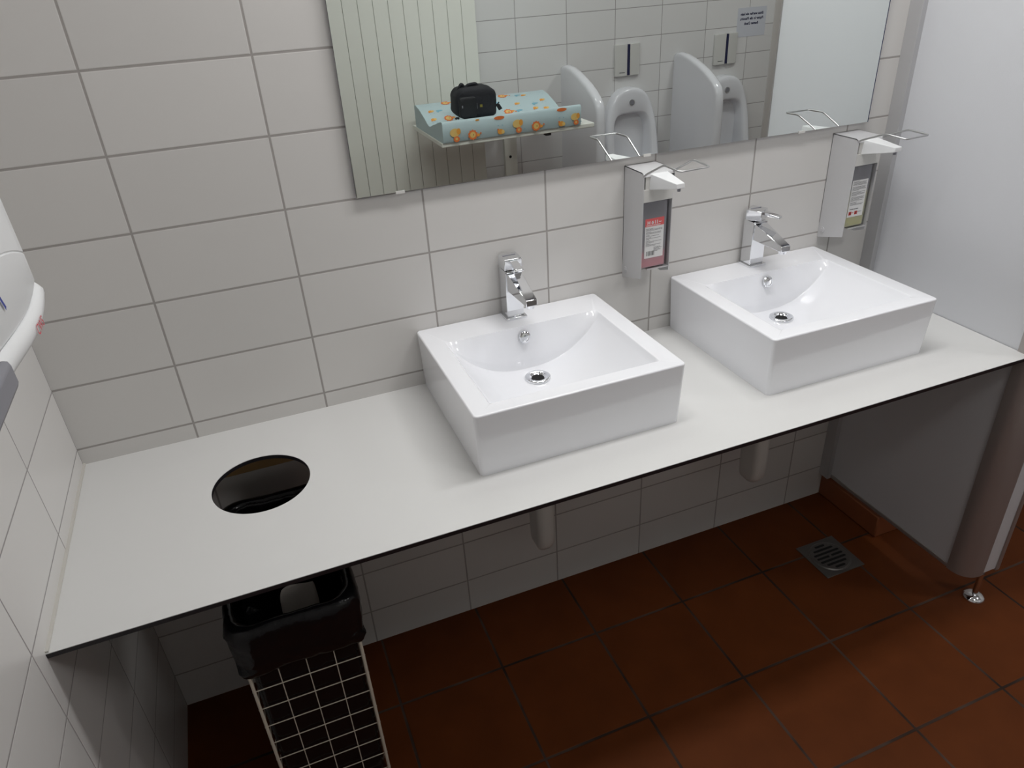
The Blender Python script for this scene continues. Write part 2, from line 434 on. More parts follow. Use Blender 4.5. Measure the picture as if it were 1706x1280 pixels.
# ------------------------------------------------------------------ faucets
def faucet(c, label, tw=0.0):
    Z = TOP+.151; t = thing('faucet', label, 'faucet', (c, -.03, Z), 'square chrome mixer taps')
    obj('base_plate', B(c-.0272, c+.0272, -.0585, -.0045, Z, Z+.0062), M_chrome, t, bevel=.0008)
    obj('body', B(c-.0222, c+.0222, -.0505, -.0090, Z+.0062, Z+.126), M_chrome, t, bevel=.0014)
    bm = bmesh.new()
    hexa(bm, [(c-.0195, -.0500, Z+.077), (c+.0195, -.0500, Z+.077), (c+.0195, -.0500, Z+.1225), (c-.0195, -.0500, Z+.1225)],
         [(c-.0140, -.160, Z+.0755), (c+.0140, -.160, Z+.0755), (c+.0140, -.158, Z+.0905), (c-.0140, -.158, Z+.0905)])
    sp = obj('spout', bm, M_chrome, t, bevel=.0018)
    bm = bmesh.new(); cyl(bm, (c, -.147), .0105, 2, Z+.068, Z+.0765, 20, r2=.0115); obj('aerator', bm, M_chrome, sp, smooth=True, angle=40)
    ca, sa = math.cos(tw), math.sin(tw)
    def rot(x, y, z):
        dx, dy = x-c, y+.0298; return (c+dx*ca-dy*sa, -.0298+dx*sa+dy*ca, z)
    bm = bmesh.new()
    hexa(bm, [rot(c-.0228, -.0512, Z+.1285), rot(c+.0228, -.0512, Z+.1285), rot(c+.0228, -.0084, Z+.1285), rot(c-.0228, -.0084, Z+.1285)],
         [rot(c-.0228, -.0512, Z+.156), rot(c+.0228, -.0512, Z+.156), rot(c+.0228, -.0084, Z+.158), rot(c-.0228, -.0084, Z+.158)])
    hd = obj('lever_block', bm, M_chrome, t, bevel=.0016)
    bm = bmesh.new()
    hexa(bm, [rot(c-.0095, -.0490, Z+.1445), rot(c+.0095, -.0490, Z+.1445), rot(c+.0095, -.0490, Z+.1530), rot(c-.0095, -.0490, Z+.1530)],
         [rot(c-.0095, -.0950, Z+.1385), rot(c+.0095, -.0950, Z+.1385), rot(c+.0095, -.0950, Z+.1435), rot(c-.0095, -.0950, Z+.1435)])
    obj('lever', bm, M_chrome, hd, bevel=.001)
    bm = B(c-.016, c+.016, -.0265, -.0235, Z+.1572, Z+.1582); obj('temperature_mark', bm, M_greyplast, hd)
    return t
faucet(c1+.0015, 'chrome square tap on the washbasin beside the round waste hole', 0.0)
faucet(c2+.0015, 'chrome square tap on the washbasin nearest the grey cubicle panel', .55)

# ------------------------------------------------------------------ trap covers under the counter
def trap(c, label):
    t = thing('trap_cover', label, 'pipe cover', (c, -.15, .56), 'white trap covers under the counter')
    bm = bmesh.new(); rings = []
    for z, k in ((.826, 1), (.40, 1), (.360, .99), (.338, .95), (.322, .82), (.312, .60), (.308, .3)):
        hx = .026*k+.0; y0 = -.100; y1 = -.185 if k > .98 else -.185+.075*(1-k)
        cy = (y0+y1)/2; hy = abs(y1-y0)/2
        rings.append([(x, y, z) for x, y in rrect(c, cy, max(hx, .006), max(hy, .008), max(.004, min(hx, hy)*.75), 5)])
    loft(bm, rings, True, True)
    obj('shroud', bm, M_wplast2, t, smooth=True, angle=50)
    bm = bmesh.new(); cyl(bm, (c, .50), .016, 1, -.102, 0, 20); obj('waste_pipe', bm, M_wplast2, t, smooth=True, angle=40)
    return t
trap(.796, 'white trap cover under the counter below the basin beside the waste hole')
trap(1.507, 'white trap cover under the counter below the basin nearest the cubicle panel')

# ------------------------------------------------------------------ soap dispensers
def lines(bm, x0, x1, z, y, rows, h=.0011, mi=0, seed=1):
    """rows of tiny print"""
    rnd = random.Random(seed)
    for r in rows:
        zz = z - r[0]; x = x0
        end = x0+(x1-x0)*r[1]
        while x < end:
            wd = rnd.uniform(.0012, .0045); xe = min(x+wd, end)
            f = bm.faces.new([bm.verts.new(p) for p in ((x, y, zz), (xe, y, zz), (xe, y, zz+h), (x, y, zz+h))]); f.material_index = mi
            x = xe+.0006
def dispenser(dx, dz, label, liquid, kind, level):
    X0, X1 = 1.1130+dx, 1.1985+dx; T = 1.3070+dz
    t = thing('soap_dispenser', label, 'soap dispenser', ((X0+X1)/2, 0, 1.02+dz), 'wall soap dispensers with wire elbow levers')
    bm = bmesh.new(); th = .0016
    side = [(0, T), (-.084, T), (-.0905, T-.0025), (-.0935, T-.009), (-.0935, 1.0440+dz), (-.0915, 1.0425+dz), (-.004, 1.0180+dz), (0, 1.0180+dz)]
    prism(bm, side, 0, X0, X0+th); 
    side2 = [(0, T), (-.084, T), (-.0905, T-.0025), (-.0935, T-.009), (-.0935, T-.030), (-.0880, T-.036), (-.0880, 1.0500+dz), (-.050, 1.0360+dz), (0, 1.0360+dz)]
    prism(bm, side2, 0, X1-th, X1)
    prism(bm, [(0, T-.0016), (-.083, T-.0016), (-.089, T-.0035), (-.0925, T-.0095), (-.0935, T-.0085), (-.0905, T-.0025), (-.084, T), (0, T)], 0, X0, X1)
    box(bm, X0, X1, -.0016, 0, 1.060+dz, T)
    hexa(bm, [(X0+.034, -.002, 1.0595+dz), (X1-th, -.002, 1.0595+dz), (X1-th, -.0875, 1.0595+dz), (X0+.022, -.0875, 1.0595+dz)], [(X0+.034, -.002, 1.0610+dz), (X1-th, -.002, 1.0610+dz), (X1-th, -.0875, 1.0610+dz), (X0+.022, -.0875, 1.0610+dz)])
    hs = obj('housing', bm, M_disp, t, smooth=True, angle=30)
    bm = bmesh.new(); cyl(bm, (-.016, 1.043+dz), .0085, 0, X0-.0022, X0, 20); cyl(bm, (-.016, 1.043+dz), .004, 0, X0-.003, X0-.002, 16)
    obj('lock_screw', bm, M_disp, hs, smooth=True, angle=30)
    bm = B(X0+.002, X1-.003, -.0928, -.030, 1.2365+dz, 1.2680+dz); box(bm, X0+.0065, X1-.0065, -.0915, -.030, 1.2680+dz, 1.3000+dz)
    obj('pump_cover', bm, M_wplast2, t, bevel=.001)
    bm = bmesh.new(); xc = (X0+X1)/2+.001
    hexa(bm, [(xc-.0270, -.090, 1.2660+dz), (xc+.0250, -.090, 1.2660+dz), (xc+.0230, -.090, 1.3040+dz), (xc-.0250, -.090, 1.3040+dz)],
         [(xc-.0120, -.184, 1.2870+dz), (xc+.0110, -.184, 1.2870+dz), (xc+.0100, -.183, 1.2985+dz), (xc-.0110, -.183, 1.2985+dz)])
    nz = obj('nozzle', bm, M_wplast, t, bevel=.0014)
    bm = bmesh.new(); cyl(bm, (xc+.004, -.170), .004, 2, 1.277+dz, 1.288+dz, 14); obj('nozzle_tip', bm, M_greyplast, nz)
    A = [(X0+.0035, -.080, 1.296+dz), (X0+.0030, -.0990, 1.3065+dz), (X0+.0030, -.172, 1.343+dz), (X0+.0080, -.231, 1.3395+dz), (X1+.0015, -.227, 1.3395+dz), (X1-.0005, -.164, 1.342+dz), (X1-.0025, -.098, 1.307+dz), (X1-.0035, -.080, 1.296+dz)]
    if dx > .1: A = [(a, b, c_-.009 if b < -.15 else c_) for a, b, c_ in A]
    bm = bmesh.new(); tube(bm, smooth_path(A, .010, 4), .0023, 10); obj('elbow_lever', bm, M_steel, t, smooth=True, angle=60)
    # bottle with liquid
    bx0, bx1 = X0+.004, X1-.0095
    bm = B(bx0, bx1, -.0835, -.028, 1.0640+dz, 1.2360+dz); bt = obj('bottle', bm, M_bottle, t, bevel=.004)
    bm = B(bx0+.0012, bx1-.0012, -.0823, -.0292, 1.0652+dz, level+dz); obj('liquid', bm, liquid, bt, bevel=.003)
    y = -.0838
    bm = bmesh.new()
    lx0, lx1 = X0+.0145, X0+.0675
    if kind == 'red':
        z0, zt, zr = 1.0905+dz, 1.1920+dz, 1.1720+dz
        box(bm, lx0, lx1, y, y+.0004, z0, zr, 0); box(bm, lx0, lx1, y, y+.0004, zr, zt, 1)
        text_mesh(bm, 'H ö l l ~', .0135, lambda u, v: (lx0+.0055+u*.86, y-.0002, zr+.006+v*.85), 2, bold=.0006)
        lines(bm, lx0+.003, lx1-.008, zr+.0020, y-.0002, [(0, .95)], .0018, 2, 3)
        rows = [(.004, .4), (.0062, .98), (.0086, .98), (.0122, .3), (.0146, .9), (.0170, .9), (.0206, .2), (.0230, .8), (.0266, .3), (.0290, .9), (.0314, .2), (.035, .25), (.0374, .95), (.0398, .5), (.0434, .3), (.0458, .9), (.0482, .6)]
        lines(bm, lx0+.003, lx1-.003, zr-.002, y-.0002, rows, .0011, 3, 5)
        lines(bm, lx0+.026, lx1-.004, z0+.026, y-.0002, [(0, .8), (.0025, 1), (.005, .7), (.0075, .9), (.010, .5)], .0012, 3, 9)
        rnd = random.Random(4); x = lx0+.005
        while x < lx0+.028:
            wd = rnd.choice((.0007, .0012, .0022)); 
            f = bm.faces.new([bm.verts.new(p) for p in ((x, y-.0002, z0+.006), (x+wd, y-.0002, z0+.006), (x+wd, y-.0002, z0+.018), (x, y-.0002, z0+.018))]); f.material_index = 4
            x += wd+rnd.choice((.0008, .0012, .0022))
    else:
        z0, zt = 1.0930+dz, 1.1950+dz
        box(bm, lx0, lx1, y, y+.0004, z0, zt, 0)
        rows = [(.0024*k, [.45, .98, .9, .98, .97, .6, .98, .9, .95, .98, .5, .9, .98, .7, .98, .9, .4, .9, .98, .9, .98, .6, .9, .98, .5][k % 25]) for k in range(28) if k % 6 != 5]
        lines(bm, lx0+.003, lx1-.003, zt-.004, y-.0002, rows, .0011, 3, 11)
        lines(bm, lx0+.006, lx1-.018, z0+.021, y-.0002, [(0, 1)], .0022, 4, 12)
        for sx in (.004, .024):
            box(bm, lx0+sx, lx0+sx+.0095, y-.0003, y, z0+.006, z0+.0155, 5)
            for sg in (1, -1):
                a, b_ = lx0+sx+.0015, lx0+sx+.008; za, zb = (z0+.0075, z0+.014) if sg > 0 else (z0+.014, z0+.0075)
                f = bm.faces.new([bm.verts.new(p) for p in ((a, y-.0005, za), (a+.0014, y-.0005, za), (b_, y-.0005, zb), (b_-.0014, y-.0005, zb))]); f.material_index = 4
        lines(bm, lx0+.015, lx0+.021, z0+.011, y-.0002, [(0, 1)], .0016, 5, 2)
        lines(bm, lx0+.035, lx1-.004, z0+.012, y-.0002, [(0, 1)], .0016, 3, 2)
    obj('label', bm, [M_label, M_labred, M_label, M_grayink, M_blackink, M_redsq], bt)
    return t
dispenser(0, 0, 'silver soap dispenser holding red soap between the two taps', M_redliq, 'red', 1.105)
dispenser(.6410, -.0035, 'silver soap dispenser holding olive yellow soap beside the cubicle panel', M_yelliq, 'yellow', 1.163)

# ------------------------------------------------------------------ mirror
mr = thing('wall_mirror', 'large frameless mirror on the tiled wall above the taps', 'mirror', (.4515, -.006, 1.3325))
def mir(bmx):
    R_ = Matrix.Translation(Vector((.4515, 0, 1.3325))) @ Matrix.Rotation(.0062, 4, 'Y') @ Matrix.Translation(-Vector((.4515, 0, 1.3325)))
    bmesh.ops.transform(bmx, matrix=R_, verts=bmx.verts); return bmx
obj('backing', mir(B(.4525, 1.8535, -.0108, -.0002, 1.3335, 2.29)), M_edge, mr)
obj('glass', mir(B(.4515, 1.8545, -.0122, -.0109, 1.3325, 2.291)), [M_mirror], mr)
obj('edge_strip', mir(B(1.8546, 1.8570, -.0124, -.0002, 1.3325, 2.291)), M_edge, mr)['label'] = 'dark blue mirror edge'
for x in (.548, 1.168, 1.634):
    bm = bmesh.new(); box(bm, x-.010, x+.010, -.0140, -.0002, 1.3290, 1.3318); box(bm, x-.010, x+.010, -.0140, -.0126, 1.3318, 1.3350)
    obj('mirror_clip', mir(bm), M_wplast2, mr)

# ------------------------------------------------------------------ cubicle partition at the right
cb = thing('cubicle_partition', 'grey laminate toilet cubicle side panel with rounded metal post', 'partition', (1.961, -.3, .1))
obj('side_panel', B(1.955, 1.968, -.545, -.006, .112, 2.02), M_panel, cb)
bm = bmesh.new(); box(bm, 1.9385, 1.9415, -.041, 0, .095, 2.03); box(bm, 1.9415, 1.9550, -.041, -.0385, .095, 2.03); box(bm, 1.968, 1.982, -.041, 0, .095, 2.03)
obj('wall_channel', bm, M_alu, cb, bevel=.0006)['label'] = 'aluminium channel fixing the panel to the wall'
# rounded corner post (quarter round profile) 
ang = [i/10*PI/2 for i in range(11)]
rr = .0555; px0, py0 = 1.950, -.5425
outp = [(px0+rr*(1-math.cos(a)), py0-rr*math.sin(a)) for a in ang]
inp = [(px0+rr*(1-math.cos(a))+(.006*math.cos(a)), py0-rr*math.sin(a)+.006*math.sin(a)) for a in ang]
bm = bmesh.new(); prism(bm, [(px0, py0+.012)]+outp+[(px0+rr+.012, py0-rr)]+[(px0+rr+.012, py0-rr+.018), (px0+.022, py0+.012)], 2, .098, 2.03)
obj('corner_post', bm, M_alubronze, cb, smooth=True, angle=40)['label'] = 'rounded brownish aluminium corner post'
obj('front_pilaster', B(px0+rr+.012, 2.064, py0-rr-.0005, py0-rr+.0125, .108, 2.02), M_panel, cb)
bm = bmesh.new(); box(bm, 2.064, 2.080, py0-rr-.004, py0-rr+.017, .100, 2.03); obj('edge_profile', bm, M_alubronze, cb, bevel=.002)
obj('bottom_rail', B(1.952, 1.971, -.545, -.041, .098, .112), M_alubronze, cb, bevel=.002)
bm = bmesh.new(); fc = (2.022, -.592)
cyl(bm, fc, .008, 2, .012, .100, 20)
prof = [(.031, 0), (.031, .004), (.028, .009), (.020, .014), (.011, .017), (.008, .0175)]
loft(bm, [[(fc[0]+r*math.cos(2*PI*k/28), fc[1]+r*math.sin(2*PI*k/28), z) for k in range(28)] for r, z in prof], True, True)
obj('foot', bm, M_chrome, cb, smooth=True, angle=50)['label'] = 'chrome adjustable foot'

# ------------------------------------------------------------------ floor drain
fd = thing('floor_drain', 'square metal floor drain with slotted round grate below the counter', 'drain', (1.757, -.278, 0))
gx, gy, gh = 1.757, -.278, .0745
bm = B(gx-gh, gx+gh, gy-gh, gy+gh, 0, .0030); obj('frame', bm, M_drain, fd, bevel=.0006)
bm = bmesh.new(); n = 40
loft(bm, [[(gx+r*math.cos(2*PI*k/n), gy+r*math.sin(2*PI*k/n), z) for k in range(n)] for r, z in ((.0655, .0031), (.0655, .0036), (.0640, .0046), (.0620, .0036), (.0605, .0046), (.003, .0046))], capb=True)
gt = obj('grate', bm, M_drain, fd, smooth=True, angle=30)
bm = bmesh.new()
def slot(cx, cy, L_, wd):
    # capsule along x
    pts = []
    for k in range(9): a = k/8*PI; pts.append((cx+L_/2+wd*math.sin(a), cy+wd*math.cos(a)))
    for k in range(9): a = PI+k/8*PI; pts.append((cx-L_/2+wd*math.sin(a), cy+wd*math.cos(a)))
    prism(bm, pts, 2, .0044, .0049)
for k, (xo, segs) in enumerate([(-.048, [(0, .030)]), (-.032, [(0, .068)]), (-.016, [(0, .090)]), (0, [(-.026, .040), (.028, .036)]), (.016, [(0, .090)]), (.032, [(0, .068)]), (.048, [(0, .030)])]):
    for yo, L_ in segs: slot(gx+yo, gy+xo, L_, .0042)
obj('slots', bm, M_hole, gt)

# ------------------------------------------------------------------ wire waste basket with liner
BX0, BX1, BY0, BY1 = .018, .238, -.500, -.115
CZ = .0552; z_top = .6898
bk = thing('wire_waste_basket', 'ivory wire mesh waste basket under the counter waste hole', 'waste basket', ((BX0+BX1)/2, (BY0+BY1)/2, 0))
def wire_panel(name, pts_h, pts_v):
    bm = bmesh.new()
    for a, b_ in pts_h+pts_v: tube(bm, [a, b_], .00115, 6)
    obj(name, bm, M_wire, bk, smooth=True, angle=60)
zs = [z_top-CZ*k for k in range(0, 13)]
xs = [BX0+(BX1-BX0)*k/4 for k in range(5)]; ys_ = [BY0+(BY1-BY0)*k/7 for k in range(8)]
for nm, yy in (('front_mesh', BY0), ('back_mesh', BY1)):
    wire_panel(nm, [((BX0-.004, yy, z), (BX1+.004, yy, z)) for z in zs], [((x, yy+.003, zs[-1]), (x, yy+.003, z_top)) for x in xs[1:-1]])
for nm, xx in (('left_mesh', BX0), ('right_mesh', BX1)):
    wire_panel(nm, [((xx, BY0-.004, z+.003), (xx, BY1+.004, z+.003)) for z in zs], [((xx, y, zs[-1]), (xx, y, z_top)) for y in ys_[1:-1]])
wire_panel('bottom_mesh', [((BX0, y, zs[-1]), (BX1, y, zs[-1])) for y in ys_], [((x, BY0, zs[-1]), (x, BY1, zs[-1])) for x in xs])
for x in (BX0, BX1):
    for y in (BY0, BY1):
        bm = bmesh.new(); tube(bm, [(x, y, 0), (x, y, z_top)], .0034, 8); obj('corner_post', bm, M_wire, bk, smooth=True, angle=60)
# liner
bl = thing('bin_liner', 'shiny black plastic bin liner folded over the wire basket rim', 'bin bag', ((BX0+BX1)/2, (BY0+BY1)/2, .2))
bm = bmesh.new(); cx, cy = (BX0+BX1)/2, (BY0+BY1)/2; hx, hy = (BX1-BX0)/2, (BY1-BY0)/2
def wr(ring, z, amp, seed, zamp=0.0):
    out = []
    for i, (x, y) in enumerate(ring):
        v = noise.noise(Vector((x*22, y*22, z*9+seed))); v2 = noise.noise(Vector((x*60, y*60, z*25+seed)))
        d = Vector((x-cx, y-cy)).normalized(); v3 = noise.noise(Vector((x*30+z*45, y*30-z*38, z*20+seed*2))); k = amp*(.8*v+.5*v2+.7*(abs(v3)*2-.4))
        out.append((x+d.x*k, y+d.y*k, z+zamp*noise.noise(Vector((x*9, y*9, seed)))))
    return out
def rrect_even(cx, cy, hx, hy, r, n):
    base = rrect(cx, cy, hx, hy, r, 8); m = len(base)
    L_ = [0]
    for i in range(m): L_.append(L_[-1]+math.dist(base[i], base[(i+1) % m]))
    out = []; j = 0
    for k in range(n):
        t = L_[-1]*k/n
        while L_[j+1] < t: j += 1
        f = (t-L_[j])/max(1e-9, L_[j+1]-L_[j]); a = base[j]; b_ = base[(j+1) % m]
        out.append((a[0]+(b_[0]-a[0])*f, a[1]+(b_[1]-a[1])*f))
    return out
rings = []
def RR(off, r): return rrect_even(cx, cy, hx+off, hy+off, r, 200)
for z, off, amp, za in ((.572, .006, .002, .010), (.577, .010, .003, .010), (.584, .013, .0035, .009), (.594, .0155, .004, .006), (.605, .017, .0045, .004), (.617, .018, .005, 0), (.630, .0185, .005, 0), (.645, .019, .005, 0), (.658, .0195, .005, 0), (.670, .020, .0045, 0), (.682, .020, .004, 0), (.692, .018, .002, 0), (.703, .013, .002, .004), (.705, .006, .002, .004), (.702, -.001, .002, .004), (.690, -.006, .003, 0), (.675, -.007, .005, 0), (.655, -.008, .007, 0), (.635, -.009, .008, 0), (.61, -.008, .007, 0), (.585, -.006, .005, 0), (.56, -.005, .0035, 0), (.50, -.004, .002, 0), (.45, -.004, .002, 0), (.40, -.004, .002, 0), (.30, -.004, .002, 0), (.20, -.004, .002, 0), (.12, -.005, .002, 0), (.065, -.02, .004, 0), (.052, -.05, .003, 0)):
    rings.append(wr(RR(off, min(.045 if (off > -.0061 and z > .6) or z > .6 else .014, hx+off-.001)), z, amp, 3, za))
loft(bm, rings, False, True)
obj('liner_film', bm, M_bag, bl, smooth=True, angle=180)
bm = bmesh.new()
for k in range(7):
    a = k*.9; p0 = Vector((.030+.008*math.cos(a), -.462+.010*math.sin(a), .690)); 
    p1 = p0+Vector((.012*math.cos(a), .018*math.sin(a)+.012, .012+.010*((k*37) % 5)/5)); p2 = p0+Vector((.022*math.cos(a+.5)+.012, .024*math.sin(a+.5), -.006))
    bm.faces.new([bm.verts.new(p) for p in (p0, p1, p2)]); bm.faces.new([bm.verts.new(p+Vector((.001, .001, -.001))) for p in (p0, p2, p1)])
obj('crumpled_corner', bm, M_bag, bl)
# discarded paper towel
bm = bmesh.new()
N = 12; grid = []
for i in range(N+1):
    row = []
    for j in range(N+1):
        u, v = i/N-.5, j/N-.5
        k = 1-.16*(abs(u*2)**2*abs(v*2)**2)
        x = .138+u*.080*k+.002*noise.noise(Vector((u*3, v*3, 1))); y = -.352+v*.085*k
        row.append(bm.verts.new((x, y, .575+.16*v*.25+.006*noise.noise(Vector((u*2+5, v*2, 2))))))
    grid.append(row)
for i in range(N):
    for j in range(N): bm.faces.new((grid[i][j], grid[i+1][j], grid[i+1][j+1], grid[i][j+1]))
pt = obj('paper_towel', bm, M_tissue, None, smooth=True, angle=180, at=(.142, -.372, .575))
so = pt.modifiers.new('solid', 'SOLIDIFY'); so.thickness = .0015
tag(pt, 'used brownish paper towel lying inside the black bin liner', 'paper towel')

# ------------------------------------------------------------------ towel dispenser on the left wall
td = thing('towel_dispenser', 'white rounded towel dispenser on the left wall above the counter', 'towel dispenser', (XL, -.86, 1.45))
def bow(y, xf, k=.35):
    """front bulge in plan"""
    t = (y+.855)/.20; return xf - .005*abs(t)**3
def body_ring(z, xf, ya, yb, r=.012):
    pts = [(XL, yb), (XL, ya)]
    n = 22; out = [(XL+.001, yb, z)]
    f = []
    for i in range(n+1):
        y = yb+(ya-yb)*i/n; e = min(abs(y-ya), abs(y-yb))
        x = bow(y, xf)
        if e < r: x -= r - math.sqrt(max(0, r*r-(r-e)**2))
        f.append((x, y, z))
    out += f + [(XL+.001, ya, z)]
    return out
YA, YB = -1.055, -.655
def lerp_tab(tab, y):
    if y <= tab[0][0]: return tab[0][1]
    for (a, va), (b_, vb) in zip(tab, tab[1:]):
        if y <= b_: return va+(vb-va)*(y-a)/(b_-a)
    return tab[-1][1]
def seam(y): return lerp_tab([(-1.055, 1.4765), (-.88, 1.4780), (-.798, 1.4695), (-.765, 1.4672), (-.732, 1.4660), (-.705, 1.4670), (-.684, 1.4696), (-.668, 1.4725), (-.655, 1.4760)], y)
def lipz(y): return lerp_tab([(-1.055, 1.453), (-.885, 1.4525), (-.84, 1.448), (-.791, 1.4430), (-.76, 1.4412), (-.731, 1.4405), (-.70, 1.4445), (-.677, 1.4510), (-.655, 1.459)], y)
def arch(y): return 1.502+.042*(1-((y+.855)/.2)**2)
bm = bmesh.new(); rings = []
for k, (dz, xf) in enumerate([(.0006, -.0228), (.005, -.0200)]): rings.append([(x, y, seam(y)+dz) for x, y, z in body_ring(0, xf, YA, YB)])
for dz, xf in ((-.0022, -.0200), (-.0006, -.0212), (.0010, -.0200)): rings.append([(x, y, arch(y)+dz) for x, y, z in body_ring(0, xf, YA, YB)])
for z, xf in ((1.62, -.0215), (1.75, -.024), (1.86, -.030), (1.92, -.048), (1.95, -.080), (1.96, -.12)): rings.append(body_ring(z, xf, YA, YB))
loft(bm, rings, True, True)
obj('cover', bm, M_wplast, td, smooth=True, angle=35)
bm = bmesh.new(); rings = []
for s_, xf in ((-.14, -.050), (-.10, -.036), (-.03, -.0260), (.12, -.0190), (.35, -.0155), (.65, -.0152), (.92, -.0185), (1.0, -.0245)):
    rings.append([(x, y, lipz(y)+(seam(y)-lipz(y))*s_) for x, y, z in body_ring(0, xf, YA, YB+.001)])
loft(bm, rings, True, True)
ch = obj('chin', bm, M_wplast, td, smooth=True, angle=50)
bm = bmesh.new(); box(bm, -.13, -.0105, -1.0, -.893, 1.450, 1.4785); obj('paper_slot', bm, M_greyplast, ch, bevel=.006)
bm = bmesh.new()
def onchin(u, v):
    y = -.772+u; return (bow(y, -.0152)+.0010, y, lipz(y)+.0050+v)
text_mesh(bm, 'CWS', .0160, lambda u, v: onchin(u*1.05, v), 0, bold=.0001)
obj('lettering', bm, M_red, ch)['label'] = 'red lettering on the lower lip'
bm = bmesh.new()
vs = [(-.824, 1.498), (-.820, 1.5005), (-.845, 1.562), (-.849, 1.560)]
bm.faces.new([bm.verts.new((bow(y, -.0190)+.0008, y, z)) for y, z in vs])
obj('logo_mark', bm, M_blue, td)['label'] = 'blue slanted logo stroke'

# ------------------------------------------------------------------ things reflected in the mirror: opposite wall
# panel radiator
rd = thing('panel_radiator', 'tall cream radiator of flat vertical panels on the opposite wall', 'radiator', (1.03, YF, .15))
bm = bmesh.new()
for k in range(14):
    xa = 1.551-.0741*(k+1); box(bm, xa+.0009, xa+.0732, -2.385, -2.352, .15, 2.3)
obj('panels', bm, M_cream, rd, bevel=.0015)
for z in (.30, 1.2, 2.15): obj('header_rail', B(.53, 1.54, YF, -2.385, z-.02, z+.02), M_cream, rd)
# changing table
cg = thing('changing_table', 'white fold-down baby changing shelf fixed to the tiled wall', 'changing table', (1.53, YF, 1.0))
bm = B(1.146, 1.928, -2.300, -1.773, 1.0235, 1.0440); obj('board', bm, M_cream, cg, bevel=.003)
obj('wall_bracket', B(1.690, 1.765, YF, -2.418, .45, 1.0235), M_cream, cg, bevel=.002)
bm = bmesh.new(); cyl(bm, (1.722, .782), .008, 1, -2.417, -2.4165+.0002, 16); obj('bolt_hole', bm, M_hole, cg)
obj('support_arm', B(1.700, 1.755, -2.418, -1.90, 1.003, 1.0235), M_cream, cg, bevel=.002)
obj('latch', B(1.672, 1.700, -1.815, -1.785, 1.010, 1.0235), M_dark, cg, bevel=.001)
# changing pad
pf = [(-1.764, 1.0442), (-1.760, 1.050), (-1.755, 1.128), (-1.760, 1.136), (-1.772, 1.138), (-1.82, 1.128), (-1.86, 1.116), (-1.914, 1.103), (-1.955, 1.090), (-1.985, 1.086), (-2.012, 1.092), (-2.06, 1.112), (-2.146, 1.140), (-2.210, 1.152), (-2.228, 1.150), (-2.238, 1.142), (-2.240, 1.050), (-2.236, 1.0442)]
pd = thing('changing_pad', 'pale blue baby changing mat printed with orange animals on the shelf', 'changing mat', (1.5, -2.0, 1.0442))
bm = bmesh.new(); nx = 40; rings = []
for i in range(nx+1):
    x = 1.150+(1.847-1.150)*i/nx; sh = .0
    rings.append([(x + (0 if i not in (0, nx) else 0), y - .0025*noise.noise(Vector((x*12, z*15, 0)))*(1 if abs(y+1.757) < .01 else 0), z) for y, z in pf])
loft(bm, rings, True, True)
pad_bm = bm
def ztop(y):
    q = sorted([p for p in pf[4:15]], key=lambda p: p[0])
    for a, b_ in zip(q, q[1:]):
        if a[0] <= y <= b_[0]: return a[1]+(b_[1]-a[1])*(y-a[0])/(b_[0]-a[0])
    return q[0][1] if y < q[0][0] else q[-1][1]
bm = pad_bm
def blob(u, v, ru, rv, mi, surf, lift, n=14, scal=0, rot=0, ring=0):
    pts = []
    for k in range(n):
        a = 2*PI*k/n; s = 1+(scal if k % 2 else -scal)
        du = ru*s*math.cos(a); dv = rv*s*math.sin(a)
        pts.append((u+du*math.cos(rot)-dv*math.sin(rot), v+du*math.sin(rot)+dv*math.cos(rot)))
    P = (lambda a, b_: (a, -1.7555+.0030+lift, b_)) if surf == 'f' else (lambda a, b_: (a, b_, ztop(b_)+.0006+lift))
    vs = [bm.verts.new(P(*p)) for p in pts]
    cen = bm.verts.new(P(u, v))
    for k in range(n): bm.faces.new((vs[k], vs[(k+1) % n], cen)).material_index = mi+1
def lion(u, v, s, surf):
    blob(u+.031*s, v-.004*s, .010*s, .008*s, 3-1, surf, .0002); blob(u+.046*s, v+.004*s, .004*s, .006*s, 0, surf, .0002)
    blob(u, v, .026*s, .026*s, 0, surf, .0004, 20, .10); blob(u, v, .016*s, .016*s, 1, surf, .0007); blob(u+.004*s, v, .002*s, .004*s, 3, surf, .001)
def giraffe(u, v, s, surf):
    blob(u-.006*s, v+.005*s, .024*s, .019*s, 1, surf, .0002); blob(u+.012*s, v+.009*s, .010*s, .014*s, 2, surf, .0005)
    blob(u+.000*s, v-.024*s, .015*s, .013*s, 0, surf, .0004); blob(u, v-.023*s, .006*s, .006*s, 1, surf, .0007); blob(u+.03*s, v-.022*s, .0025*s, .0025*s, 4, surf, .0003)
def cub(u, v, s, surf):
    blob(u, v, .015*s, .012*s, 2, surf, .0003); blob(u+.012*s, v-.002, .008*s, .009*s, 1, surf, .0005); blob(u-.012*s, v+.010*s, .004*s, .005*s, 0, surf, .0005)
    blob(u-.010*s, v+.028*s, .0022*s, .0022*s, 4, surf, .0003); blob(u+.012*s, v+.028*s, .0022*s, .0022*s, 4, surf, .0003)
giraffe(1.212, 1.083, 1, 'f'); lion(1.291, 1.0685, .85, 'f'); cub(1.428, 1.066, 1, 'f'); giraffe(1.520, 1.086, 1, 'f'); lion(1.609, 1.0695, .85, 'f'); cub(1.740, 1.064, 1, 'f'); giraffe(1.818, 1.083, .9, 'f')
blob(1.425, 1.128, .026, .008, 0, 'f', .0003); blob(1.743, 1.128, .026, .008, 0, 'f', .0003); blob(1.318, 1.131, .010, .004, 2, 'f', .0003)
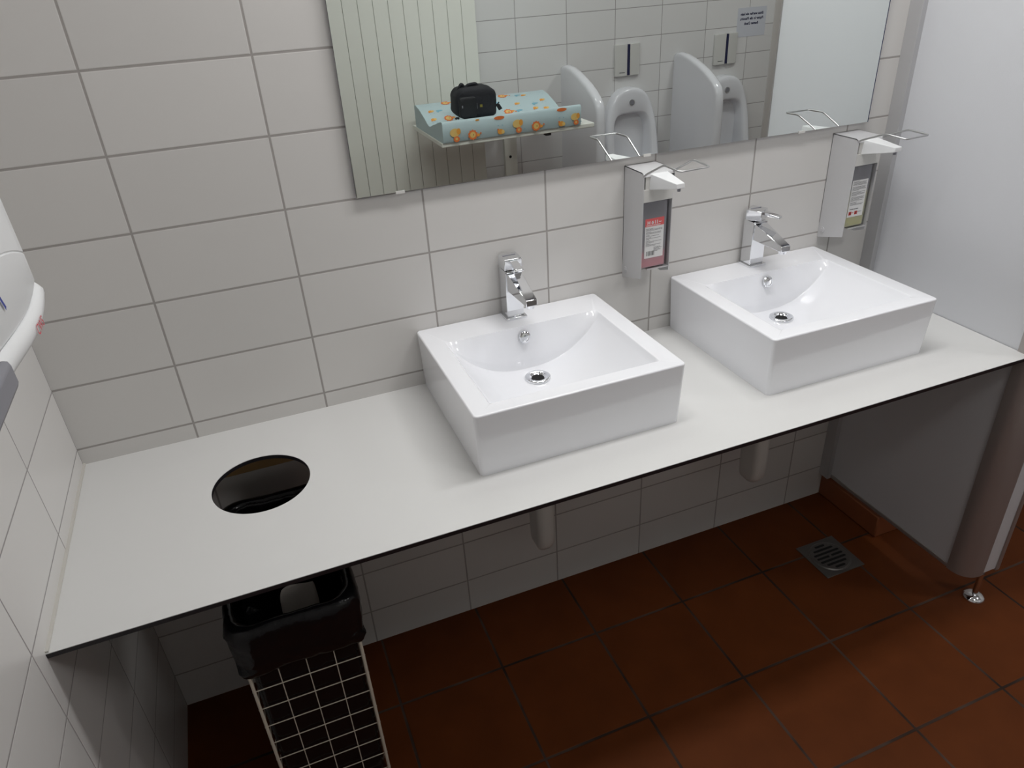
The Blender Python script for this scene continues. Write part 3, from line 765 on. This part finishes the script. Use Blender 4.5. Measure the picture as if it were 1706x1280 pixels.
for (u, v), f_ in zip([(1.3, -2.19), (1.2, -2.114), (1.190, -2.04), (1.266, -2.036), (1.576, -2.026), (1.648, -2.088), (1.716, -2.168), (1.608, -2.19), (1.790, -2.096), (1.725, -2.03), (1.779, -2.02)], (lion, cub, cub, lion, lion, cub, cub, lion, cub, cub, cub)): f_(u, v, .85, 't')
for u, v in ((1.244, -2.114), (1.637, -2.028), (1.74, -2.07), (1.688, -2.178), (1.55, -2.12)):
    blob(u, v, .018, .007, 4, 't', .0002); blob(u-.01, v+.008, .006, .009, 4, 't', .0003)
for k in range(26):
    blob(random.uniform(1.17, 1.83), random.uniform(-2.2, -1.8), .0022, .0022, 4, 't', .0002, 6)
obj('cover', bm, [M_pad, M_or, M_ye, M_or2, M_ink, M_tl], pd, smooth=True, angle=45)
# camera bag on the pad
cbg = thing('camera_bag', 'small black nylon camera bag standing on the blue changing mat', 'bag', (1.36, -1.90, 1.115))
def sup(bm, c, h, e1, e2, nu=40, nv=24, amp=.0, shear=0, mod=None):
    rings = []
    for i in range(1, nv):
        a = -PI/2+PI*i/nv; ca, sa = math.cos(a), math.sin(a)
        cz_ = math.copysign(abs(sa)**e1, sa); cr = abs(ca)**e1; ring = []
        for j in range(nu):
            b_ = 2*PI*j/nu; cx_ = math.copysign(abs(math.cos(b_))**e2, math.cos(b_)); cy_ = math.copysign(abs(math.sin(b_))**e2, math.sin(b_))
            p = Vector((h[0]*cr*cx_, h[1]*cr*cy_, h[2]*cz_))
            if mod: p = mod(p)
            k = 1+amp*noise.noise(Vector((p.x*25, p.y*25, p.z*25)))
            ring.append((c[0]+p.x*k, c[1]+p.y*k, c[2]+p.z*k))
        rings.append(ring)
    loft(bm, rings, True, True)
def bagmod(p):
    if p.x < -.05: p.z *= 1-.42*((-p.x-.05)/.05)**2 if p.z > 0 else 1-.35*((-p.x-.05)/.06)**2
    if p.x > .05 and p.z > 0: p.z *= 1-.20*((p.x-.05)/.05)**2
    return p
bm = bmesh.new(); sup(bm, (1.355, -1.905, 1.188), (.100, .068, .070), .34, .34, amp=.05, mod=bagmod)
bd = obj('body', bm, M_fab, cbg, smooth=True, angle=180)
bm = bmesh.new(); sup(bm, (1.306, -1.842, 1.176), (.042, .014, .046), .35, .35, 32, 16); obj('front_pocket', bm, M_fab2, cbg, smooth=True, angle=180)
bm = bmesh.new(); tube(bm, smooth_path([(1.283, -1.90, 1.242), (1.300, -1.895, 1.274), (1.316, -1.90, 1.250), (1.335, -1.90, 1.264), (1.372, -1.90, 1.266), (1.385, -1.90, 1.250)], .012, 4), .0075, 8)
obj('carry_handle', bm, M_fab, cbg, smooth=True, angle=60)
bm = bmesh.new(); hexa(bm, [(1.452, -1.86, 1.165), (1.466, -1.86, 1.172), (1.466, -1.85, 1.172), (1.452, -1.85, 1.165)], [(1.464, -1.86, 1.143), (1.480, -1.86, 1.150), (1.480, -1.85, 1.150), (1.464, -1.85, 1.143)])
tube(bm, [(1.448, -1.86, 1.166), (1.460, -1.856, 1.172), (1.466, -1.855, 1.180)], .003, 6); obj('side_buckle', bm, M_fab2, cbg)
bm = bmesh.new()
box(bm, 1.364, 1.376, -1.8375, -1.8345, 1.170, 1.182); obj('badge', bm, M_gold, cbg)['label'] = 'small yellow square badge'
for q in ((1.2650, 1.2675, -1.8475, -1.8440, 1.168, 1.192), (1.274, 1.2785, -1.8290, -1.8275, 1.176, 1.187), (1.3500, 1.3512, -1.8375, -1.8355, 1.165, 1.190)):
    obj('zip_pull', B(*q), M_greyplast, cbg)
bm = bmesh.new(); tube(bm, smooth_path([(1.262, -1.85, 1.130), (1.250, -1.850, 1.133), (1.244, -1.85, 1.128)], .004), .005, 8); obj('strap_end', bm, M_fab, cbg, smooth=True)

# urinals
def urinal(c, label):
    t = thing('urinal', label, 'urinal', (c, YF, .32), 'wall hung urinals in the mirror')
    def ring(hw, ztop_, zbot, yfun, n=56, e=2.6, mid=None, ins=0):
        out = []
        zc_ = (ztop_+zbot)/2; hz = (ztop_-zbot)/2
        for k in range(n):
            a = 2*PI*k/n; ca, sa = math.cos(a), math.sin(a)
            x = hw*math.copysign(abs(ca)**(2/e), ca); z = zc_+hz*math.copysign(abs(sa)**(2/e), sa)
            # arched crown
            if z > ztop_-.16 and ins == 0:
                t_ = (z-(ztop_-.16))/.16; x = math.copysign(min(abs(x), hw*math.sqrt(max(0, 1-t_*t_))), x) if abs(x) > 0 else x
            out.append((c+x, yfun(z), z))
        return out
    def face(z):
        if z > .95: return YF+.066
        if z > .68: return YF+.066+.045*(.95-z)/.27
        if z > .50: return YF+.111+.19*((.68-z)/.18)**1.4
        return YF+.301-.12*max(0, (.50-z)/.18)
    bm = bmesh.new(); rings = []
    rings.append(ring(.172, 1.078, .33, lambda z: YF+.001))
    rings.append(ring(.174, 1.078, .33, lambda z: max(YF+.003, face(z)-.022)))
    rings.append(ring(.170, 1.074, .335, lambda z: face(z)-.008))
    rings.append(ring(.160, 1.062, .345, lambda z: face(z)-.001))
    rings.append(ring(.150, 1.050, .36, face))
    rings.append(ring(.130, .948, .56, face, e=4.2, ins=1))
    rings.append(ring(.124, .942, .565, lambda z: face(z)-.004, e=4.2, ins=1))
    rings.append(ring(.118, .936, .57, lambda z: face(z)-.018, e=4.0, ins=1))
    rings.append(ring(.110, .925, .58, lambda z: YF+.016+.0*(z), e=3.6, ins=1))
    rings.append(ring(.060, .85, .64, lambda z: YF+.012, e=3, ins=1))
    rings.append(ring(.010, .78, .74, lambda z: YF+.011, e=2, ins=1))
    loft(bm, rings, True, True)
    obj('bowl', bm, M_urinal, t, smooth=True, angle=60)
    bm = bmesh.new(); cyl(bm, (c, .998), .0165, 1, YF+.0655, YF+.071, 28); s_ = obj('sensor', bm, M_steel, t, smooth=True, angle=30)
    bm = bmesh.new(); cyl(bm, (c, .998), .013, 1, YF+.0710, YF+.0715, 24); obj('sensor_lens', bm, M_greyplast, s_)
    return t
urinal(2.481, 'white urinal in the mirror nearest the blue changing mat')
urinal(3.140, 'white urinal in the mirror nearest the paper notice')
def flush(c, label):
    t = thing('flush_plate', label, 'flush plate', (c, YF, 1.138), 'white flush plates above the urinals')
    z0, z1 = 1.138, 1.306; bm = bmesh.new()
    h = .0795
    prism(bm, [(c-h, YF), (c-h, YF+.014), (c-h+.015, YF+.019), (c-.005, YF+.0205), (c-.005, YF)], 2, z0, z1)
    prism(bm, [(c+.014, YF), (c+.014, YF+.0205), (c+h-.015, YF+.019), (c+h, YF+.014), (c+h, YF)], 2, z0, z1)
    obj('plate', bm, M_flush, t, bevel=.002)
    obj('dark_strip', B(c-.0048, c+.0138, YF, YF+.017, z0+.003, z1-.003), M_ink, t)
    # small maker lettering, low on the side with smaller x
    bm = bmesh.new(); x = c+.0; 
    rnd = random.Random(3); x = c-.020
    while x > c-.055:
        wd = rnd.uniform(.0025, .004)
        bm.faces.new([bm.verts.new(p) for p in ((x, YF+.0212, z0+.018), (x-wd, YF+.0212, z0+.018), (x-wd, YF+.0212, z0+.0215), (x, YF+.0212, z0+.0215))]); x -= wd+.001
    obj('maker_lettering', bm, M_blackink, t)
    return t
flush(2.476, 'white flush plate with dark vertical strip above the urinal nearest the changing mat')
flush(3.143, 'white flush plate with dark vertical strip beside the paper notice')
def divider(c, label):
    t = thing('urinal_divider', label, 'privacy screen', (c, YF, .45), 'ceramic screens between the urinals')
    prof = [(YF, 1.225), (-2.425, 1.233), (-2.39, 1.236), (-2.33, 1.228), (-2.26, 1.210), (-2.19, 1.187), (-2.13, 1.163), (-2.085, 1.140), (-2.045, 1.115), (-2.015, 1.088), (-2.000, 1.055), (-1.995, 1.0), (-1.992, .79), (-1.996, .60), (-2.015, .52), (-2.07, .47), (-2.2, .45), (YF, .45)]
    cy_, cz_ = -2.25, .85; bm = bmesh.new(); rings = []
    for dx, ins in ((-.026, .026), (-.0255, .015), (-.022, .007), (-.013, .0015), (0, 0), (.013, .0015), (.022, .007), (.0255, .015), (.026, .026)):
        r = []
        for y, z in prof:
            d = Vector((cy_-y, cz_-z)).normalized()
            yy = y if abs(y-YF) < 1e-6 else y+d.x*ins
            zz = z+d.y*ins
            r.append((c+dx, yy, zz))
        rings.append(r)
    loft(bm, rings, True, True)
    obj('screen', bm, M_urinal, t, smooth=True, angle=80)
divider(2.086, 'white ceramic privacy screen behind the right end of the changing mat')
divider(2.820, 'white ceramic privacy screen between the two urinals')

# paper notice
nt_ = thing('paper_notice', 'white paper notice with blue text taped to the tiles above the urinal', 'notice', (3.32, YF, 1.36))
sh = obj('sheet', B(3.2185, 3.4230, YF, YF+.0012, 1.276, 1.4335), M_paper, nt_)
bm = bmesh.new()
for s_, z in (('Bitte werfen sie kein', 1.3930), ('Papier in die Pissoirs,', 1.3680), ('Besten Dank', 1.3415)):
    text_mesh(bm, s_, .0195, lambda u, v: (3.320-u+(-v*.15), YF+.0016, z+v), 0, bold=.0007, align='CENTER')
obj('lettering', bm, M_ink, nt_)

# ceiling light fittings
for i, (lx, ly, sx, sy, pw) in enumerate(LAMPS):
    t = thing('ceiling_light', ('long slim ceiling light above the basins', 'square ceiling light above the changing shelf', 'square ceiling light above the urinals')[i], 'ceiling light', (lx, ly, CEIL), 'ceiling lights')
    bm = bmesh.new(); hx, hy = sx/2+.03, sy/2+.03
    box(bm, lx-hx, lx+hx, ly-hy, ly-hy+.015, CEIL-.04, CEIL); box(bm, lx-hx, lx+hx, ly+hy-.015, ly+hy, CEIL-.04, CEIL)
    box(bm, lx-hx, lx-hx+.015, ly-hy+.015, ly+hy-.015, CEIL-.04, CEIL); box(bm, lx+hx-.015, lx+hx, ly-hy+.015, ly+hy-.015, CEIL-.04, CEIL)
    obj('frame', bm, M_wplast, t)
    obj('diffuser', B(lx-hx+.016, lx+hx-.016, ly-hy+.016, ly+hy-.016, CEIL-.036, CEIL-.026), M_emit, t)
